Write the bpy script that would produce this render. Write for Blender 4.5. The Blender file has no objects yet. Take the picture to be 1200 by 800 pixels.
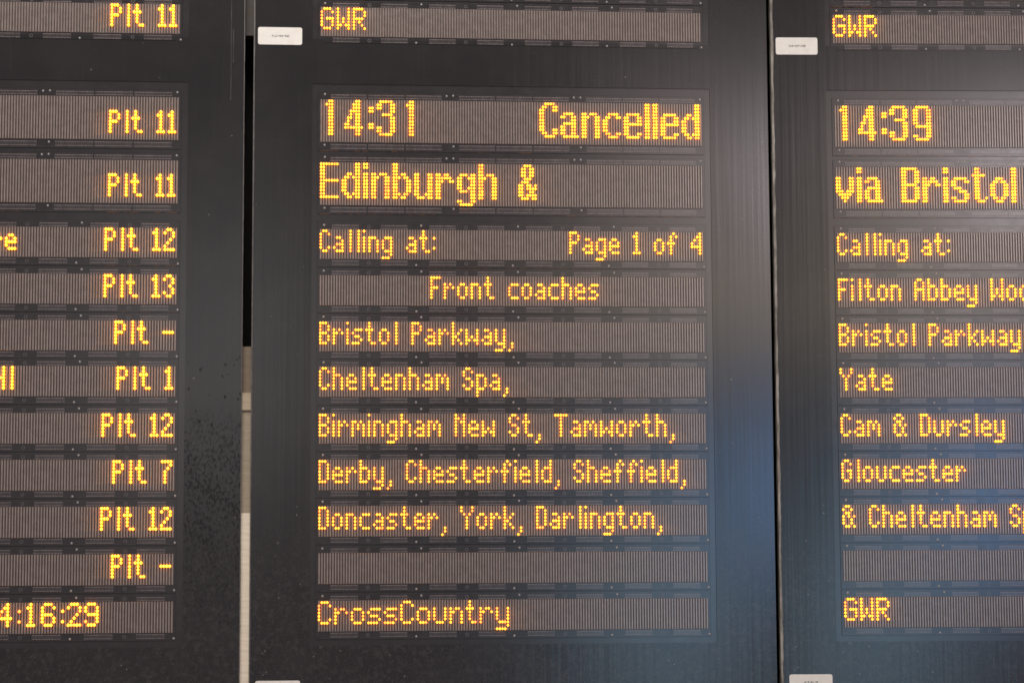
import bpy, math, random
from mathutils import Matrix, Vector
random.seed(7)
sc = bpy.context.scene
COL = sc.collection

# ------------------------------------------------------------------ camera
U = 0.006                      # metres per LED column
Z0 = 1.982                     # height of the reference row
YAW, TILT, ROLL = -0.08148, 0.0971, 0.00426
cam_data = bpy.data.cameras.new('camera')
cam_data.lens = 72.0
cam_data.sensor_width = 36.0
cam_data.clip_start = 0.05
cam_data.clip_end = 200.0
cam = bpy.data.objects.new('camera', cam_data)
COL.objects.link(cam)
R = Matrix.Rotation(YAW, 3, 'Z') @ Matrix.Rotation(TILT, 3, 'X') @ Matrix.Rotation(ROLL, 3, 'Y')
M3 = R @ Matrix(((1, 0, 0), (0, 0, -1), (0, 1, 0)))
cam.matrix_world = Matrix.Translation((0.05575, -4.52755, Z0 - 0.38152)) @ M3.to_4x4()
sc.camera = cam

# ------------------------------------------------------------------ world: soft light of a station hall
w = bpy.data.worlds.new('World')
sc.world = w
w.use_nodes = True
nt = w.node_tree
nt.nodes.clear()
def wn(t, **k):
    n = nt.nodes.new(t)
    for a, b in k.items():
        setattr(n, a, b)
    return n
def wm(op, a, b=None):
    n = wn('ShaderNodeMath', operation=op)
    for i, v in enumerate((a, b)):
        if v is None:
            continue
        if isinstance(v, (int, float)):
            n.inputs[i].default_value = v
        else:
            nt.links.new(v, n.inputs[i])
    return n.outputs[0]
tc = wn('ShaderNodeTexCoord')
sep = wn('ShaderNodeSeparateXYZ')
nt.links.new(tc.outputs['Generated'], sep.inputs[0])
az = wm('MULTIPLY', wm('ARCTAN2', sep.outputs[0], wm('MULTIPLY', sep.outputs[1], -1.0)), 180 / math.pi)
el = wm('MULTIPLY', wm('ARCSINE', sep.outputs[2]), 180 / math.pi)
# azimuth, elevation (degrees, 0 = straight out from the boards), widths, colour, strength
BLOBS = [
    (9.94, 10.7, 2.73, 2.46, (1.0, 0.85, 0.80), 2.81),    # warm pale glow, shaped for the boards' reflections
    (11.9, 6.5, 5.45, 1.85, (1.0, 0.82, 0.62), 3.08),     # lower warm band added beneath that glow
    (13.5, 9.9, 1.62, 2.18, (1.0, 0.885, 0.93), 9.4),     # strong pale glow added for the right board's bright veil
    (9.0, -2.2, 2.6, 4.6, (0.42, 0.74, 1.0), 2.8),      # blue glow added for the bluish sheen low on the boards
    (12.66, 1.54, 2.07, 2.69, (0.26, 0.52, 1.0), 5.6),    # stronger blue glow added beside it
    (-3.6, 5.2, 3.4, 4.3, (1.0, 0.98, 0.96), 1.2),        # faint neutral glow added for reflections on the left
]
AMBIENT = (0.38, 0.33, 0.345)
total = None
def addc(a, b):
    n = wn('ShaderNodeVectorMath', operation='ADD')
    nt.links.new(a, n.inputs[0])
    nt.links.new(b, n.inputs[1])
    return n.outputs[0]
amb = wn('ShaderNodeCombineXYZ')
for i in range(3):
    amb.inputs[i].default_value = AMBIENT[i]
total = amb.outputs[0]
for a0, e0, sa, se, c, s in BLOBS:
    p = wm('POWER', wm('ABSOLUTE', wm('DIVIDE', wm('SUBTRACT', az, a0), sa)), 2.0)
    q = wm('POWER', wm('ABSOLUTE', wm('DIVIDE', wm('SUBTRACT', el, e0), se)), 2.0)
    g = wm('EXPONENT', wm('MULTIPLY', wm('ADD', p, q), -1.0))
    v = wn('ShaderNodeVectorMath', operation='SCALE')
    v.inputs[0].default_value = [x * s for x in c]
    nt.links.new(g, v.inputs['Scale'])
    total = addc(total, v.outputs[0])
bg = wn('ShaderNodeBackground')
nt.links.new(total, bg.inputs['Color'])
bg.inputs['Strength'].default_value = 1.0
wo = wn('ShaderNodeOutputWorld')
nt.links.new(bg.outputs[0], wo.inputs[0])

# one soft area light, added high in front to light the boards
ld = bpy.data.lights.new('added_overhead_light', 'AREA')
ld.shape = 'RECTANGLE'
ld.size, ld.size_y = 3.0, 1.6
ld.energy = 170.0
ld.color = (1.0, 0.96, 0.91)
lamp = bpy.data.objects.new('added_overhead_light', ld)
COL.objects.link(lamp)
lamp.location = (-0.6, -3.2, 5.0)
lamp.rotation_euler = (Vector((0.4, 0, Z0)) - Vector(lamp.location)).to_track_quat('-Z', 'Y').to_euler()

sc.view_settings.view_transform = 'Standard'
sc.view_settings.look = 'None'
sc.view_settings.exposure = 0.0
sc.view_settings.gamma = 1.0
sc.cycles.use_denoising = True
sc.cycles.denoiser = 'OPENIMAGEDENOISE'
sc.cycles.denoising_input_passes = 'RGB_ALBEDO_NORMAL'
sc.cycles.denoising_prefilter = 'ACCURATE'
sc.cycles.sample_clamp_indirect = 2.0
sc.cycles.max_bounces = 6
sc.cycles.filter_width = 1.6

# ------------------------------------------------------------------ materials
class Mat:
    def __init__(self, name):
        self.m = bpy.data.materials.new(name)
        self.m.use_nodes = True
        self.t = self.m.node_tree
        self.b = self.t.nodes['Principled BSDF']
    def n(self, t, **k):
        n = self.t.nodes.new(t)
        for a, b in k.items():
            setattr(n, a, b)
        return n
    def l(self, a, b):
        self.t.links.new(a, b)
    def put(self, sock, v):
        if isinstance(v, (int, float)):
            sock.default_value = v
        elif isinstance(v, tuple):
            sock.default_value = v if len(v) != 3 or sock.type == 'VECTOR' else v + (1.0,)
        else:
            self.l(v, sock)
    def math(self, op, a, b=None, clamp=False):
        n = self.n('ShaderNodeMath', operation=op, use_clamp=clamp)
        self.put(n.inputs[0], a)
        if b is not None:
            self.put(n.inputs[1], b)
        return n.outputs[0]
    def co(self, scale=(1, 1, 1)):
        tc = self.n('ShaderNodeTexCoord')
        mp = self.n('ShaderNodeMapping')
        mp.inputs['Scale'].default_value = scale
        self.l(tc.outputs['Object'], mp.inputs['Vector'])
        return mp.outputs[0]
    def noise(self, scale, detail=4.0, rough=0.55, stretch=(1, 1, 1)):
        n = self.n('ShaderNodeTexNoise')
        n.inputs['Scale'].default_value = scale
        n.inputs['Detail'].default_value = detail
        n.inputs['Roughness'].default_value = rough
        self.l(self.co(stretch), n.inputs['Vector'])
        return n.outputs['Fac']
    def ramp(self, f, a, b, lo=0.0, hi=1.0):
        n = self.n('ShaderNodeMapRange')
        n.interpolation_type = 'SMOOTHSTEP'
        self.put(n.inputs['Value'], f)
        for k, v in (('From Min', a), ('From Max', b), ('To Min', lo), ('To Max', hi)):
            n.inputs[k].default_value = v
        return n.outputs[0]
    def mix(self, f, a, b):
        n = self.n('ShaderNodeMix', data_type='RGBA')
        self.put(n.inputs[0], f)
        self.put(n.inputs[6], a)
        self.put(n.inputs[7], b)
        return n.outputs[2]
    def sep(self):
        tc = self.n('ShaderNodeTexCoord')
        s = self.n('ShaderNodeSeparateXYZ')
        self.l(tc.outputs['Object'], s.inputs[0])
        return s.outputs
    def set(self, **k):
        for a, b in k.items():
            self.put(self.b.inputs[a.replace('_', ' ')], b)
        return self

def casing_material(name, stains):
    M = Mat(name)
    fine = M.noise(420, 2, 0.6)
    streak = M.noise(1.0, 3, 0.6, (140, 1, 4))
    cloud = M.noise(7, 4, 0.6)
    base = M.mix(M.ramp(cloud, 0.3, 0.75), (0.010, 0.0095, 0.0098), (0.017, 0.0155, 0.0155))
    base = M.mix(M.ramp(streak, 0.55, 0.8, 0, 0.35), base, (0.028, 0.027, 0.027))
    s = M.sep()
    # settled dust, more of it low down, as tiny pale specks
    low = M.ramp(s[2], 0.05, -0.62, 0.0, 1.0)
    vo = M.n('ShaderNodeTexVoronoi')
    vo.inputs['Scale'].default_value = 62.0
    M.l(M.co(), vo.inputs['Vector'])
    sel = M.math('GREATER_THAN', M.noise(23, 2, 0.5), M.ramp(low, 0, 1, 0.66, 0.57))
    speck = M.math('MULTIPLY', M.ramp(vo.outputs['Distance'], 0.16, 0.05), sel)
    base = M.mix(M.math('MULTIPLY', speck, 0.7), base, (0.16, 0.15, 0.14))
    grit = M.math('MULTIPLY', M.ramp(M.noise(210, 3, 0.7), 0.54, 0.70), M.ramp(low, 0.45, 1.0, 0.04, 0.8))
    base = M.mix(grit, base, (0.045, 0.042, 0.041))
    film = M.math('MULTIPLY', M.ramp(M.noise(95, 5, 0.7), 0.48, 0.64), M.ramp(low, 0.55, 1.0, 0.0, 0.75))
    base = M.mix(film, base, (0.034, 0.031, 0.0305))
    rough = M.ramp(fine, 0.3, 0.7, 0.09, 0.13)
    if stains:
        # dried splashes and runs near the lower outer edge: matt, dark marks
        area = M.math('MULTIPLY', M.ramp(s[2], -0.05, -0.30), M.ramp(s[0], 0.915, 0.945))
        blot = M.ramp(M.math('ADD', M.noise(170, 5, 0.72, (1, 1, 0.6)), M.math('MULTIPLY', M.noise(16, 2), 0.22)), 0.615, 0.68)
        area = M.math('MULTIPLY', area, M.ramp(s[2], -0.62, -0.32, 0.45, 1.0))
        vd = M.n('ShaderNodeTexVoronoi')
        vd.inputs['Scale'].default_value = 62.0
        M.l(M.co((1, 1, 0.75)), vd.inputs['Vector'])
        dots = M.math('MULTIPLY', M.ramp(vd.outputs['Distance'], 0.24, 0.12), M.math('GREATER_THAN', M.noise(34, 2), 0.52))
        early = M.math('MULTIPLY', M.ramp(s[2], 0.05, -0.05), M.ramp(s[0], 0.90, 0.93))
        mark = M.math('MAXIMUM', M.math('MULTIPLY', blot, area), M.math('MULTIPLY', dots, early))
        base = M.mix(M.math('MULTIPLY', mark, 0.5), base, (0.008, 0.007, 0.007))
        rough = M.math('ADD', rough, M.math('MULTIPLY', mark, 0.35))
        # two long hairline scratches near the top
        for xs, z0, z1, wd in ((1.1466, 0.600, 0.90, 0.0011), (1.1515, 0.685, 0.76, 0.0012)):
            ln = M.ramp(M.math('ABSOLUTE', M.math('SUBTRACT', s[0], xs)), wd, wd * 0.4)
            ln = M.math('MULTIPLY', ln, M.math('MULTIPLY', M.math('GREATER_THAN', s[2], z0), M.math('LESS_THAN', s[2], z1)))
            base = M.mix(M.math('MULTIPLY', ln, M.ramp(M.noise(30, 2), 0.3, 0.7, 0.35, 0.9)), base, (0.085, 0.08, 0.076))
        M.set(Specular_IOR_Level=M.math('SUBTRACT', 0.5, M.math('MULTIPLY', mark, 0.25)))
    M.set(Base_Color=base, Roughness=rough)
    bp = M.n('ShaderNodeBump')
    bp.inputs['Strength'].default_value = 0.02
    bp.inputs['Distance'].default_value = 0.0006
    M.l(fine, bp.inputs['Height'])
    wave = M.n('ShaderNodeBump')                        # sheet drawn vertically: long shallow ripples
    wave.inputs['Strength'].default_value = 0.28
    wave.inputs['Distance'].default_value = 0.0004
    M.l(M.noise(1.0, 3, 0.5, (75, 1, 1.2)), wave.inputs['Height'])
    M.l(wave.outputs[0], bp.inputs['Normal'])
    M.l(bp.outputs[0], M.b.inputs['Normal'])
    return M.m

def plain(name, c0, c1, scale, rough=0.4, metallic=0.0, stretch=(1, 1, 1), spec=0.5, detail=4):
    M = Mat(name)
    f = M.noise(scale, detail, 0.6, stretch)
    M.set(Base_Color=M.mix(M.ramp(f, 0.3, 0.7), c0, c1), Roughness=M.ramp(f, 0.2, 0.8, rough * 0.85, min(1, rough * 1.15)), Metallic=metallic, Specular_IOR_Level=spec)
    return M.m

MAT = {}
MAT['casing'] = casing_material('dark_grey_paint', False)
MAT['casing_stained'] = casing_material('stained_dark_grey_paint', True)
MAT['tray'] = plain('tray_paint', (0.014, 0.0125, 0.0125), (0.018, 0.016, 0.016), 30, 0.12, spec=0.66)
MAT['pcb'] = plain('circuit_board', (0.012, 0.0100, 0.0102), (0.017, 0.0145, 0.0147), 60, 0.13, spec=0.66)
MAT['pad'] = plain('solder_pad', (0.22, 0.172, 0.16), (0.32, 0.255, 0.235), 90, 0.25)
MAT['hole_rim'] = plain('hole_rim', (0.055, 0.047, 0.045), (0.075, 0.064, 0.062), 90, 0.2, spec=0.8)
MAT['chip'] = plain('chip_resin', (0.022, 0.018, 0.018), (0.034, 0.028, 0.028), 90, 0.14, spec=0.8)
MAT['rib'] = plain('led_epoxy', (0.180, 0.141, 0.120), (0.235, 0.186, 0.160), 50, 0.14, spec=0.85)
MAT['slot'] = plain('led_slot', (0.036, 0.022, 0.017), (0.052, 0.032, 0.026), 70, 0.25, spec=0.6)
MAT['screw'] = plain('zinc_screw', (0.20, 0.185, 0.175), (0.34, 0.315, 0.30), 300, 0.35)
MAT['sticker'] = plain('sticker_vinyl', (0.67, 0.635, 0.565), (0.72, 0.69, 0.625), 60, 0.45)
MAT['ink'] = plain('sticker_ink', (0.05, 0.045, 0.04), (0.08, 0.07, 0.065), 200, 0.6)
MAT['trim'] = plain('scuffed_edge_and_glint', (0.055, 0.049, 0.044), (0.10, 0.088, 0.076), 60, 0.45)  # pale lip colour; on the left board it paints a bevel highlight
MAT['trim_worn'] = plain('worn_edge', (0.09, 0.08, 0.066), (0.33, 0.30, 0.255), 55, 0.6, stretch=(1, 1, 0.35), detail=8)
MAT['post'] = plain('beige_paint', (0.62, 0.53, 0.40), (0.78, 0.68, 0.53), 25, 0.5, stretch=(0.4, 0.4, 6))
MAT['brown'] = plain('brown_paint', (0.13, 0.095, 0.06), (0.19, 0.14, 0.09), 40, 0.6, stretch=(0.4, 0.4, 6))
MAT['tan'] = plain('tan_paint', (0.26, 0.205, 0.14), (0.34, 0.275, 0.19), 30, 0.5, stretch=(0.4, 0.4, 6))
MAT['clamp'] = plain('clamp_paint', (0.30, 0.235, 0.155), (0.40, 0.32, 0.22), 30, 0.5, stretch=(0.4, 0.4, 6))
MAT['dark_brown'] = plain('dark_brown_paint', (0.055, 0.042, 0.033), (0.08, 0.062, 0.048), 40, 0.6)
MAT['wall'] = plain('dark_wall_paint', (0.010, 0.009, 0.008), (0.016, 0.014, 0.012), 12, 0.8)

def led_material(name, gain):
    """diffused lens: cream-yellow over the die at its tip, deep amber down its sides"""
    M = Mat(name)
    geo = M.n('ShaderNodeNewGeometry')
    rnd = geo.outputs['Random Per Island']
    sn = M.n('ShaderNodeSeparateXYZ')
    M.l(geo.outputs['Normal'], sn.inputs[0])
    tip = M.ramp(M.math('MULTIPLY', sn.outputs[1], -1.0), 0.45, 0.92)
    patch = M.noise(26, 2, 0.5)
    warm = M.ramp(M.math('ADD', rnd, M.math('MULTIPLY', patch, 0.9)), 1.16, 1.42)
    g = gain
    core = M.mix(warm, (1.9 * g, 0.92 * g, 0.23), (1.75 * g, 0.66 * g, 0.24))
    side = M.mix(warm, (6.2 * g, 2.0 * g, 0.02), (6.2 * g, 1.1 * g, 0.06))
    M.set(Base_Color=(0.5, 0.25, 0.05), Roughness=0.4, Emission_Color=M.mix(tip, side, core), Emission_Strength=M.ramp(rnd, 0.0, 1.0, 1.14, 0.86))
    return M.m
MAT['led'] = led_material('lit_amber_led', 1.0)
MAT['led_bright'] = led_material('bright_amber_led', 1.12)

# ------------------------------------------------------------------ mesh helpers (local metres; u = columns, v = downwards)
class MB:
    def __init__(self):
        self.v, self.f, self.m = [], [], []
    def quad(self, p, mi=0):
        n = len(self.v)
        self.v += p
        self.f.append(tuple(range(n, n + len(p))))
        self.m.append(mi)
    def box(self, u0, u1, v0, v1, y0, y1, mi=0, bevel=0.0):
        """u,v in columns; y in metres, y0 = front (towards the viewer, smaller)"""
        x0, x1, zt, zb = u0 * U, u1 * U, -v0 * U, -v1 * U
        n = len(self.v)
        b = bevel
        self.v += [(x0 + b, y0, zb + b), (x1 - b, y0, zb + b), (x1 - b, y0, zt - b), (x0 + b, y0, zt - b),
                   (x0, y0 + b, zb), (x1, y0 + b, zb), (x1, y0 + b, zt), (x0, y0 + b, zt),
                   (x0, y1, zb), (x1, y1, zb), (x1, y1, zt), (x0, y1, zt)]
        fs = [(0, 1, 2, 3), (11, 10, 9, 8)]
        if b:
            fs += [(4, 5, 1, 0), (5, 6, 2, 1), (6, 7, 3, 2), (7, 4, 0, 3)]
            o = 4
        else:
            o = 0
        fs += [(o, 8, 9, o + 1), (o + 1, 9, 10, o + 2), (o + 2, 10, 11, o + 3), (o + 3, 11, 8, o)]
        self.f += [tuple(n + i for i in f) for f in fs]
        self.m += [mi] * len(fs)
    def dome(self, u, v, y, ru, rv, h, seg=10, mi=0, rings=((1.0, 0.0), (0.8, 0.62), (0.42, 0.93))):
        n = len(self.v)
        for r, t in rings:
            for k in range(seg):
                a = 2 * math.pi * k / seg
                self.v.append((u * U + ru * U * r * math.cos(a), y - h * t, -v * U + rv * U * r * math.sin(a)))
        self.v.append((u * U, y - h, -v * U))
        for j in range(len(rings) - 1):
            for k in range(seg):
                a, b = n + j * seg + k, n + j * seg + (k + 1) % seg
                self.f.append((a, b, b + seg, a + seg))
                self.m.append(mi)
        top = n + len(rings) * seg
        for k in range(seg):
            self.f.append((n + (len(rings) - 1) * seg + k, n + (len(rings) - 1) * seg + (k + 1) % seg, top))
            self.m.append(mi)
    def ring(self, u, v, y, r0, r1, mi, seg=12):
        n = len(self.v)
        for r in (r0, r1):
            for k in range(seg):
                a = 2 * math.pi * k / seg
                self.v.append((u * U + r * U * math.cos(a), y, -v * U + r * U * math.sin(a)))
        for k in range(seg):
            self.f.append((n + k, n + (k + 1) % seg, n + seg + (k + 1) % seg, n + seg + k)[::-1])
            self.m.append(mi)
    def mesh(self, name, mats, smooth=False):
        me = bpy.data.meshes.new(name)
        me.from_pydata(self.v, [], self.f)
        for k in mats:
            me.materials.append(MAT[k])
        me.polygons.foreach_set('material_index', self.m)
        if smooth:
            me.polygons.foreach_set('use_smooth', [True] * len(self.f))
        me.update()
        return me

def link(name, me, parent=None, loc=(0, 0, 0)):
    o = bpy.data.objects.new(name, me)
    COL.objects.link(o)
    if parent:
        o.parent = parent
    o.location = loc
    return o

def empty(name, loc, label, cat, group=None):
    o = bpy.data.objects.new(name, None)
    o.empty_display_size = 0.1
    COL.objects.link(o)
    o.location = loc
    o['label'], o['category'] = label, cat
    if group:
        o['group'] = group
    return o

# ------------------------------------------------------------------ the dot-matrix alphabets
def G(s):
    return s.split('/')
NARROW = {
 'A': '.##./#..#/#..#/####/#..#/#..#/#..#', 'B': '###./#..#/#..#/###./#..#/#..#/###.', 'C': '.##./#..#/#.../#.../#.../#..#/.##.',
 'D': '###./#..#/#..#/#..#/#..#/#..#/###.', 'F': '####/#.../#.../###./#.../#.../#...', 'G': '.##./#..#/#.../#.##/#..#/#..#/.##.',
 'H': '#..#/#..#/#..#/####/#..#/#..#/#..#', 'N': '#..#/##.#/#.##/#..#/#..#/#..#/#..#', 'P': '###./#..#/#..#/###./#.../#.../#...',
 'S': '.##./#..#/#.../.##./...#/#..#/.##.', 'T': '#####/..#../..#../..#../..#../..#../..#..', 'W': '#...#/#...#/#...#/#.#.#/#.#.#/##.##/#...#',
 'Y': '#...#/#...#/.#.#./..#../..#../..#../..#..',
 'a': '..../..../.##./...#/.###/#..#/.###', 'b': '#.../#.../###./#..#/#..#/#..#/###.', 'c': '..../..../.###/#.../#.../#.../.###',
 'd': '...#/...#/.###/#..#/#..#/#..#/.###', 'e': '..../..../.##./#..#/####/#.../.###', 'f': '..#./.#.#/.#../###./.#../.#../.#..',
 'g': '..../..../.###/#..#/#..#/#..#/.###/...#/###.', 'h': '#.../#.../###./#..#/#..#/#..#/#..#', 'i': '#/./#/#/#/#/#',
 'k': '#.../#.../#..#/#.#./##../#.#./#..#', 'l': '.#/.#/.#/.#/.#/.#/.#', 'm': '...../...../##.#./#.#.#/#.#.#/#...#/#...#',
 'n': '..../..../###./#..#/#..#/#..#/#..#', 'o': '..../..../.##./#..#/#..#/#..#/.##.', 'p': '..../..../###./#..#/#..#/#..#/###./#.../#...',
 'r': '..../..../#.#./##.#/#.../#.../#...', 's': '..../..../.###/#.../.##./...#/###.', 't': '.#../.#../###./.#../.#../.#../..##',
 'u': '..../..../#..#/#..#/#..#/#..#/.##.', 'w': '...../...../#...#/#...#/#.#.#/##.##/#...#', 'y': '..../..../#..#/#..#/#..#/#..#/.###/...#/###.',
 '1': '.#./##./.#./.#./.#./.#./###', '2': '.##./#..#/...#/..#./.#../#.../####', '3': '.##./#..#/...#/..#./...#/#..#/.##.',
 '4': '...#/..##/.#.#/#..#/####/...#/...#', '7': '####/...#/..#./.#../.#../.#../.#..', '-': '..../..../..../####', '&': '.##../#..#./.##../#.#.#/#..#./#..#./.##.#',
 ':': './././#/././#'.replace('./././#', '././#').replace('/././#', '/././#'), ',': '../../../../../../.#/.#/#.', ' ': '...'}
NARROW[':'] = '././#/././#'
WIDE = {
 'C': '.###./#...#/#..../#..../#..../#...#/.###.', 'G': '.###./#...#/#..../#.###/#...#/#...#/.###.', 'W': NARROW['W'],
 'R': '####./#...#/#...#/####./#.#../#..#./#...#', 'r': '...../...../#.##./##..#/#..../#..../#....', 'o': '...../...../.###./#...#/#...#/#...#/.###.',
 's': '...../...../.####/#..../.###./....#/####.', 'u': '...../...../#...#/#...#/#...#/#...#/.###.', 'n': '...../...../#.##./##..#/#...#/#...#/#...#',
 't': '.#../.#../###./.#../.#../.#../..##', 'y': '...../...../#...#/#...#/#...#/#...#/.####/....#/####.',
 '1': '..#../.##../..#../..#../..#../..#../.###.', '2': '.###./#...#/....#/...#./..#../.#.../#####', '4': '...#./..##./.#.#./#..#./#####/...#./...#.',
 '6': '.###./#...#/#..../####./#...#/#...#/.###.', '9': '.###./#...#/#...#/.####/....#/#...#/.###.', ':': '../../.#/../../.#'}
E3 = '......./......./......./'
LARGE = {
 '1': '...##../..###../' + '/'.join(['...##..'] * 9),
 '3': '.#####./##...##/##...##/.....##/..####./.....##/.....##/.....##/##...##/##...##/.#####.',
 '4': '....##./...###./...###./..####./..#.##./.##.##./.#..##./##..##./#######/....##./....##.',
 '9': '.#####./##...##/##...##/##...##/##...##/##...##/.######/.....##/.....##/##...##/.#####.',
 ':': '../../##/##/../../../##/##',
 'C': '..####./.##..##/##...##/##...../##...../##...../##...../##...../##...##/.##..##/..####.',
 'a': E3 + '.####../##..##./....##./.#####./##..##./##..##./##..##./.######',
 'n': E3 + '##.###./###..##/##...##/##...##/##...##/##...##/##...##/##...##',
 'c': E3 + '..####./.##..##/##...../##...../##...../##...../.##..##/..####.',
 'e': E3 + '.#####./##...##/##...##/#######/##...../##...../##...##/.#####.',
 'l': '/'.join(['##'] * 11), 'i': '##/##/../' + '/'.join(['##'] * 8),
 'd': '.....##/.....##/.....##/..##.##/.##.###/##...##/##...##/##...##/##...##/.##.###/..##.##',
 'b': '##...../##...../##...../##.##../###.##./##...##/##...##/##...##/##...##/###.##./##.##..',
 'E': '#######/##...../##...../##...../##...../#######/##...../##...../##...../##...../#######',
 'u': E3 + '##...##/##...##/##...##/##...##/##...##/##...##/##..###/.###.##',
 'r': E3 + '##.##../######./###..##/##...../##...../##...../##...../##.....',
 'g': E3 + '.###.##/##..###/##...##/##...##/##..###/.###.##/.....##/.....##/##...##/.#####.',
 'h': '##...../##...../##...../##.###./###..##/##...##/##...##/##...##/##...##/##...##/##...##',
 '&': '..###../.##.##./.##.##./.##.##./..###../.###.../##.##.#/##.####/##..##./##.####/.###.##',
 'v': E3 + '##...##/##...##/##...##/##...##/###.###/.#####./..###../...#...',
 'B': '######./##...##/##...##/##...##/##...##/######./##...##/##...##/##...##/##...##/######.',
 's': E3 + '.#####./##...##/##...../.###.../...###./.....##/##...##/.#####.',
 't': '.##.../.##.../#####./.##.../.##.../.##.../.##.../.##.../.##.../.##..#/..###.',
 'o': E3 + '..###../.##.##./##...##/##...##/##...##/##...##/.##.##./..###..',
 ' ': '.....'}
WIDE[' '] = '...'
FONT = {'n': NARROW, 'w': WIDE, 'l': LARGE}

def text_width(s, font):
    return sum(len(G(FONT[font][c])[0]) + 1 for c in s) - 1
def dots(s, font, col):
    out, seen = [], set()
    for ch in s:
        g = G(FONT[font][ch])
        for r, line in enumerate(g):
            for k, c in enumerate(line):
                if c == '#':
                    out.append((col + k, r))
        col += len(g[0]) + 1
    return out

# ------------------------------------------------------------------ display rows
Q = 1.2404                        # LED row pitch in columns
SMALL_V = dict(S=-152.2, T=-135.11, C=-51.09, D=-33.88, E=-16.80, F=0.0, G=17.19, H=34.20, I=51.16, J=68.33, K=85.50)
LARGE_V = dict(A=-99.98, B=-76.25)
Y_TRAY, Y_PCB, Y_SLOT, Y_RIB = 0.0075, 0.0054, 0.0047, 0.0024
LED_H = 0.0065                   # height of a lit LED's lens
LED_RINGS = ((1.0, 0.0), (0.97, 0.55), (0.75, 0.85), (0.38, 0.97))
YF = 0.0052                      # front of the cabinets (the LED columns stand a little proud of it)

def row_meshes(rows, top, bot, starts, length, span, screws, rings, t_chip, b_chip):
    """circuit board with its printed pads, and the grille of LED columns; v = 0 on the top LED row"""
    st, sb = -0.72, (rows - 1) * Q + 0.60
    p = MB()
    p.box(-1.3, 144.3, top, bot, Y_PCB, Y_TRAY - 0.0003, 0, 0.0004)
    p.box(-0.5, 143.5, st, sb, Y_SLOT, Y_PCB + 0.0002, 1)
    for s in starts:
        for v0, v1 in (t_chip, b_chip):
            p.box(s, s + length, v0 + 0.22, v1 - 0.22, Y_PCB - 0.0005, Y_PCB + 0.0002, 3)
            k = 0.12
            while k < length - 0.2:
                p.box(s + k, s + k + 0.27, v0, v0 + 0.34, Y_PCB - 0.0003, Y_PCB + 0.0002, 2)
                p.box(s + k, s + k + 0.27, v1 - 0.34, v1, Y_PCB - 0.0003, Y_PCB + 0.0002, 2)
                k += 0.5
    for u in rings:
        for v in (sum(t_chip) / 2 - 0.1, sum(b_chip) / 2 + 0.1):
            p.ring(u, v, Y_PCB - 0.00025, 0.42, 0.66, 4)
    # a printed edge line along the board
    p.box(1.0, 142.0, top + 0.30, top + 0.42, Y_PCB - 0.0002, Y_PCB + 0.0002, 3)
    p.box(1.0, 142.0, bot - 0.42, bot - 0.30, Y_PCB - 0.0002, Y_PCB + 0.0002, 3)
    g = MB()
    for c in range(144):
        g.box(c - 0.27, c + 0.27, st + 0.05, sb - 0.05, Y_RIB, Y_SLOT + 0.0002, 0, 0.0005)
    return p.mesh('display_row', ['pcb', 'slot', 'pad', 'chip', 'hole_rim']), g.mesh('led_grille', ['rib'])

small_pcb, small_ribs = row_meshes(9, -3.45, 13.35, [4.1 + 18.05 * k for k in range(8)], 10.1, 36, None, [17.8 + 36.2 * k for k in range(4)], (-2.35, -1.0), (10.95, 12.55))
large_pcb, large_ribs = row_meshes(13, -3.5, 18.75, [48 * m + 3.4 + 14.0 * k for m in range(3) for k in range(3)], 13.55, 48, None, [], (-2.6, -1.25), (16.2, 17.9))
SCREWS = {'s': [(1.2 + 36.1 * k, -2.3) for k in range(4)] + [(35.4 + 36.1 * k, 12.5) for k in range(4)],
          'l': [(1.3 + 48 * k, -2.6) for k in range(3)] + [(46.8 + 48 * k, -2.55) for k in range(3)] + [(1.3 + 48 * k, 16.5) for k in range(3)]}
_s = MB()
_s.dome(0, 0, Y_PCB - 0.0001, 0.40, 0.42, 0.0011)
screw_mesh = _s.mesh('screw', ['screw'], True)

LED = {'mat': 'led', 'ru': 0.37, 'rv': 0.41}
def lettering(row, cells, label):
    m = MB()
    for s, font, col, r0 in cells:
        for c, r in dots(s, font, col):
            m.dome(c, (r + r0) * Q, Y_RIB + 0.0002, LED['ru'], LED['rv'], LED_H, 10, 0, LED_RINGS)
    o = link('lettering', m.mesh('lettering', [LED['mat']], True), row)
    o['label'] = label
def display_row(board, kind, v, scale, texts, label):
    me, ribs = (small_pcb, small_ribs) if kind == 's' else (large_pcb, large_ribs)
    row = link('display_row', me, board, (0, 0, -v * U))
    row.scale = (scale, 1, 1)
    row['label'] = label
    link('led_grille', ribs, row)
    for u, sv in SCREWS[kind]:
        link('screw', screw_mesh, row, ((u + random.uniform(-.08, .08)) * U, 0, -(sv + random.uniform(-.1, .1)) * U))
    for s, font, col, r0, say in texts:
        for word in s.split(' '):                       # one lettering object per word
            lettering(row, [(word, font, col, r0)], say if ' ' not in s else 'amber word ' + word)
            col += text_width(word + ' ', font) + 1
    return row

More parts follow.
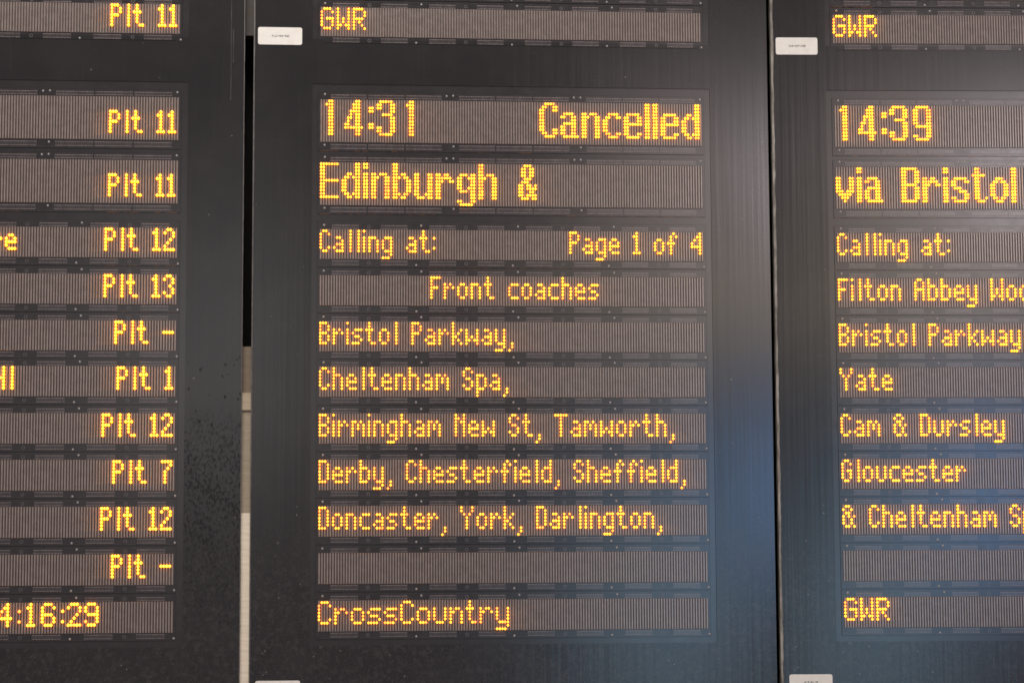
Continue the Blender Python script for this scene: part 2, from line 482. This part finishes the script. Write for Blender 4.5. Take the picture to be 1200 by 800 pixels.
# ------------------------------------------------------------------ boards
def frame_mesh(x0, x1, tx0, tx1, mat):
    """cabinet with two window openings; v downwards in columns"""
    V = [-290.0, -262.0, -123.6, -106.6, 101.1, 190.0]
    X = [x0, tx0, tx1, x1]
    m = MB()
    D, W = 0.085, Y_TRAY - YF
    P = lambda x, v, y: (x * U, y + YF, -v * U)
    b = 0.10                                            # rounded outer edge
    for i in range(5):
        for j in range(3):
            if j == 1 and i in (1, 3):
                continue
            a0, a1 = X[j] + (b if j == 0 else 0), X[j + 1] - (b if j == 2 else 0)
            m.quad([P(a0, V[i + 1], 0), P(a1, V[i + 1], 0), P(a1, V[i], 0), P(a0, V[i], 0)])
    for i in (1, 3):
        v0, v1 = V[i], V[i + 1]
        m.quad([P(tx0, v0, 0), P(tx0, v0, W), P(tx0, v1, W), P(tx0, v1, 0)][::-1])
        m.quad([P(tx1, v0, 0), P(tx1, v0, W), P(tx1, v1, W), P(tx1, v1, 0)])
        m.quad([P(tx0, v0, 0), P(tx1, v0, 0), P(tx1, v0, W), P(tx0, v0, W)][::-1])
        m.quad([P(tx0, v1, 0), P(tx1, v1, 0), P(tx1, v1, W), P(tx0, v1, W)])
    by = b * U
    t, bo = V[0], V[-1]
    for xa, xb, s in ((x0 + b, x0, 1), (x1 - b, x1, -1)):
        q = [P(xa, bo, 0), P(xa, t, 0), P(xb, t, by), P(xb, bo, by)]
        m.quad(q if s > 0 else q[::-1])
        q = [P(xb, bo, by), P(xb, t, by), P(xb, t, D), P(xb, bo, D)]
        m.quad(q if s > 0 else q[::-1])
    m.quad([P(x0 + b, t, 0), P(x1 - b, t, 0), P(x1, t, by), P(x1, t, D), P(x0, t, D), P(x0, t, by)])
    m.quad([P(x0 + b, bo, 0), P(x1 - b, bo, 0), P(x1, bo, by), P(x1, bo, D), P(x0, bo, D), P(x0, bo, by)][::-1])
    m.quad([P(x0, t, D), P(x1, t, D), P(x1, bo, D), P(x0, bo, D)])
    return m.mesh('casing', [mat])

def tray_mesh(tx0, tx1, v0, v1):
    m = MB()
    m.box(tx0 - 0.5, tx1 + 0.5, v0 - 0.5, v1 + 0.5, Y_TRAY, Y_TRAY + 0.003)
    return m.mesh('module_tray', ['tray'])

def trim_mesh(x0, x1, y0, v0, v1, mat, jag, depth=0.02):
    m = MB()
    n = 220
    P = lambda x, v, y: (x * U, y + YF, -v * U)
    pts = []
    e = 0.0
    for i in range(n + 1):
        e = 0.6 * e + random.uniform(-jag, jag)
        pts.append((v0 + (v1 - v0) * i / n, e))
    for (a, ea), (c, ec) in zip(pts, pts[1:]):
        m.quad([P(x0, c, y0), P(x1 + ec, c, y0), P(x1 + ea, a, y0), P(x0, a, y0)])
        m.quad([P(x0, c, y0), P(x0, a, y0), P(x0, a, depth), P(x0, c, depth)])
        m.quad([P(x1 + ec, c, y0), P(x1 + ec, c, depth), P(x1 + ea, a, depth), P(x1 + ea, a, y0)])
    return m.mesh('edge_strip', [mat])

def sticker(board, u0, u1, v0, v1, lines):
    m = MB()
    r, n = 0.75, 5
    pts = []
    for cx, cv, a0 in ((u1 - r, v0 + r, 0), (u0 + r, v0 + r, 90), (u0 + r, v1 - r, 180), (u1 - r, v1 - r, 270)):
        for k in range(n + 1):
            a = math.radians(a0 + 90 * k / n)
            pts.append((cx + r * math.cos(a), cv - r * math.sin(a)))
    m.quad([(x * U, YF - 0.0012, -v * U) for x, v in pts][::-1])
    for (xa, va), (xb, vb) in zip(pts, pts[1:] + pts[:1]):
        m.quad([(xa * U, YF - 0.0012, -va * U), (xb * U, YF - 0.0012, -vb * U), (xb * U, YF + 0.0002, -vb * U), (xa * U, YF + 0.0002, -va * U)])
    o = link('asset_sticker', m.mesh('asset_sticker', ['sticker']), board)
    p = MB()
    for groups, vc, h in lines:                        # tiny reference number, too small to read in the photograph
        wdt = sum(groups) * 0.62 + (len(groups) - 1) * 0.5
        x = (u0 + u1) / 2 + 0.25 - wdt / 2
        for gi, g in enumerate(groups):
            for k in range(g):
                for bits in range(3):
                    for rr in range(4):
                        if random.random() < 0.62:
                            p.box(x + bits * 0.17, x + bits * 0.17 + 0.165, vc - h / 2 + rr * h / 4, vc - h / 2 + rr * h / 4 + h / 4, YF - 0.0014, YF - 0.0011, 0)
                x += 0.62
            if gi < len(groups) - 1:
                p.box(x + 0.05, x + 0.38, vc - 0.06, vc + 0.10, YF - 0.0014, YF - 0.0011, 0)
                x += 0.5
    link('print', p.mesh('print', ['ink']), o)
    return o

def board(label, origin, x0, x1, scale, casing, rows, yaw=0.0):
    """origin: column 0 in the shared frame; x0, x1: cabinet edges in the shared frame"""
    px = x0
    b = empty('departure_board', (px * U, 0, Z0), label, 'departure board', 'departure boards hung side by side')
    b.rotation_euler = (0, 0, yaw)
    t0, t1 = origin - 3.5 * scale, origin + 146.6 * scale
    link('casing', frame_mesh(x0 - px, x1 - px, t0 - px, t1 - px, casing), b)
    link('module_tray', tray_mesh(t0 - px, t1 - px, -262.0, -123.6), b)
    link('module_tray', tray_mesh(t0 - px, t1 - px, -106.6, 101.1), b)
    for key, texts, say in rows:
        kind = 'l' if key in LARGE_V else 's'
        v = LARGE_V.get(key, SMALL_V.get(key))
        r = display_row(b, kind, v, scale, texts, say)
        r.location.x = (origin - px) * U
    return b

def right(s, font='n', end=142):
    return end - text_width(s, font) + 1

def plt(s):
    return (s, 'n', right(s), 0, 'amber lettering ' + s)

# ---- middle board
C_ROWS = [
 ('S', [], 'blank LED row cut off by the top of the photo'),
 ('T', [('GWR', 'w', 0, 0, 'three amber capitals')], 'LED row with three amber capitals at its left'),
 ('A', [('1', 'l', 0, 0, None), ('4', 'l', 9, 0, None), (':', 'l', 18, 0, None), ('3', 'l', 21, 0, None), ('1', 'l', 30, 0, None), ('Cancelled', 'l', 82, 0, 'large amber lettering Cancelled')], 'tall LED row reading 14:31 Cancelled'),
 ('B', [('Edinburgh', 'l', 0, 0, 'large amber lettering Edinburgh'), ('&', 'l', 74, 0, 'large amber ampersand')], 'tall LED row reading Edinburgh &'),
 ('C', [('Calling at:', 'n', 0, 0, 'amber lettering Calling at:'), ('Page 1 of 4', 'n', right('Page 1 of 4'), 0, 'amber lettering Page 1 of 4')], 'LED row reading Calling at: Page 1 of 4'),
 ('D', [('Front coaches', 'n', 41, 0, 'amber lettering Front coaches')], 'LED row reading Front coaches'),
 ('E', [('Bristol Parkway,', 'n', 0, 0, 'amber lettering Bristol Parkway')], 'LED row reading Bristol Parkway'),
 ('F', [('Cheltenham Spa,', 'n', 0, 0, 'amber lettering Cheltenham Spa')], 'LED row reading Cheltenham Spa'),
 ('G', [('Birmingham New St, Tamworth,', 'n', 0, 0, 'amber lettering Birmingham New St, Tamworth')], 'LED row reading Birmingham New St, Tamworth'),
 ('H', [('Derby, Chesterfield, Sheffield,', 'n', 0, 0, 'amber lettering Derby, Chesterfield, Sheffield')], 'LED row reading Derby, Chesterfield, Sheffield'),
 ('I', [('Doncaster, York, Darlington,', 'n', 0, 0, 'amber lettering Doncaster, York, Darlington')], 'LED row reading Doncaster, York, Darlington'),
 ('J', [], 'unlit LED row'),
 ('K', [('CrossCountry', 'w', 0, 0, 'amber train operator name')], 'bottom LED row with the train operator name'),
]
# times are made of fixed cells: draw them as one lettering mesh
_display_row = display_row
def display_row(board, kind, v, scale, texts, label):
    cells = [t for t in texts if t[4] is None]
    row = _display_row(board, kind, v, scale, [t for t in texts if t[4] is not None], label)
    if cells:
        lettering(row, [t[:4] for t in cells], 'large amber time ' + ''.join(t[0] for t in cells))
    return row

mid = board('dark grey departure board between the other two, showing the cancelled 14:31 to Edinburgh', 0.0, -25.2, 168.9, 1.0, 'casing', C_ROWS)
link('edge_strip', trim_mesh(-0.05, 0.42, -0.0012, -290, 190, 'trim', 0.05), mid)
sticker(mid, 1.5, 17.9, -127.8, -121.2, [((3, 3, 3), -124.5, 0.75)])
sticker(mid, 2.3, 18.5, 113.5, 120.1, [((3, 2, 2), 116.7, 1.0)])

# ---- left board
L_SC = 1.02568
L_ORG = -53.017 - 143 * L_SC
L_ROWS = [('S', [], 'unlit LED row cut off by the top of the photo'), ('T', [plt('Plt 11')], 'topmost LED row reading Plt 11')]
L_ROWS += [(k, [('Plt 11', 'n', right('Plt 11'), 4, 'amber lettering Plt 11')], 'tall LED row reading Plt 11') for k in 'AB']
L_ROWS += [('C', [('re', 'n', 78, 0, 'last two letters of a cut-off station name'), plt('Plt 12')], 'LED row reading Plt 12'),
           ('D', [plt('Plt 13')], 'LED row reading Plt 13'), ('E', [plt('Plt -')], 'LED row reading Plt -'),
           ('F', [('Hl', 'n', 80, 0, 'last two letters of a cut-off station name'), plt('Plt 1')], 'LED row reading Plt 1'), ('G', [plt('Plt 12')], 'LED row reading Plt 12'),
           ('H', [plt('Plt 7')], 'LED row reading Plt 7'), ('I', [plt('Plt 12')], 'LED row reading Plt 12'), ('J', [plt('Plt -')], 'LED row reading Plt -'),
           ('K', [('4:16:29', 'w', 83, 0, 'amber clock time ending 4:16:29')], 'bottom LED row with the running clock')]
LED.update(mat='led_bright', ru=0.45, rv=0.52)     # the left board burns brighter
lft = board('dark grey departure board with a stained edge, listing platform numbers, left of the pale slot', L_ORG, L_ORG - 25, -28.55, L_SC, 'casing_stained', L_ROWS)
_lw = -28.55 - (L_ORG - 25)
link('edge_strip', trim_mesh(_lw - 0.28, _lw + 0.03, -0.0012, -290, 190, 'trim', 0.05), lft)  # thin pale strip, light caught on the bevel put in as colour

LED.update(mat='led', ru=0.37, rv=0.41)
# ---- right board
R_SC = 1.0
R_ORG = 194.586
R_ROWS = [
 ('S', [], 'blank LED row cut off by the top of the photo'),
 ('T', [('GWR', 'w', 0, 0, 'three amber capitals')], 'LED row above the plain band with three amber capitals'),
 ('A', [('1', 'l', 0, 0, None), ('4', 'l', 9, 0, None), (':', 'l', 18, 0, None), ('3', 'l', 21, 0, None), ('9', 'l', 30, 0, None)], 'tall LED row reading 14:39'),
 ('B', [('via Bristol', 'l', 0, 0, 'large amber lettering via Bristol')], 'tall LED row reading via Bristol'),
 ('C', [('Calling at:', 'n', 0, 0, 'amber lettering Calling at:')], 'LED row reading Calling at:'),
 ('D', [('Filton Abbey Wood', 'n', 0, 0, 'amber lettering Filton Abbey Wood')], 'LED row reading Filton Abbey Wood'),
 ('E', [('Bristol Parkway', 'n', 0, 0, 'amber lettering Bristol Parkway')], 'LED row reading Bristol Parkway'),
 ('F', [('Yate', 'n', 0, 0, 'amber lettering Yate')], 'LED row reading Yate'),
 ('G', [('Cam & Dursley', 'n', 0, 0, 'amber lettering Cam & Dursley')], 'LED row reading Cam & Dursley'),
 ('H', [('Gloucester', 'n', 0, 0, 'amber lettering Gloucester')], 'LED row reading Gloucester'),
 ('I', [('& Cheltenham Spa', 'n', 0, 0, 'amber lettering & Cheltenham Spa')], 'LED row reading & Cheltenham Spa'),
 ('J', [], 'unlit LED row'),
 ('K', [('GWR', 'w', 0, 0, 'three amber capitals')], 'bottom LED row with three amber capitals at its left'),
]
rgt = board('dark grey departure board with a worn pale left edge, showing the 14:39 via Bristol', R_ORG, 170.35, 366.0, R_SC, 'casing', R_ROWS, yaw=math.radians(-2.7))
link('edge_strip', trim_mesh(-0.03, 0.80, -0.0015, -290, 190, 'trim_worn', 0.16), rgt)
sticker(rgt, 1.9, 17.9, -126.9, -120.3, [((3, 3, 3), -123.6, 0.75)])
sticker(rgt, 3.0, 19.0, 113.0, 119.6, [((3, 2, 2), 116.0, 1.0)])

# ------------------------------------------------------------------ post behind the slot between left and middle boards
post = empty('metal_post', (-27.0 * U, 0.012, Z0), 'pale beige metal post seen through the slot between the left and middle boards', 'post')
def bit(name, v0, v1, y0, mat, half=4.5, d=0.03):
    m = MB()
    m.box(-half, half, v0, v1, y0, y0 + d, 0, 0.0005)
    return link(name, m.mesh(name, [mat]), post)
bit('shaft', 53.0, 190, 0.0, 'post')
bit('shaft', 15.2, 53.2, 0.003, 'tan')
bit('clamp', 9.0, 15.4, -0.003, 'clamp', 4.8, 0.036)
bit('sleeve', -8.2, 9.2, 0.006, 'brown', 4.3)
bit('sleeve', -200, -126.0, 0.03, 'dark_brown', 4.3)

m = MB()
m.box(-290, 430, -310, 210, 0.20, 0.32)
wall = link('wall', m.mesh('wall', ['wall']), None, (0, 0, Z0))
wall['label'] = 'near black wall behind the boards, glimpsed through the narrow gaps'
wall['category'] = 'wall'
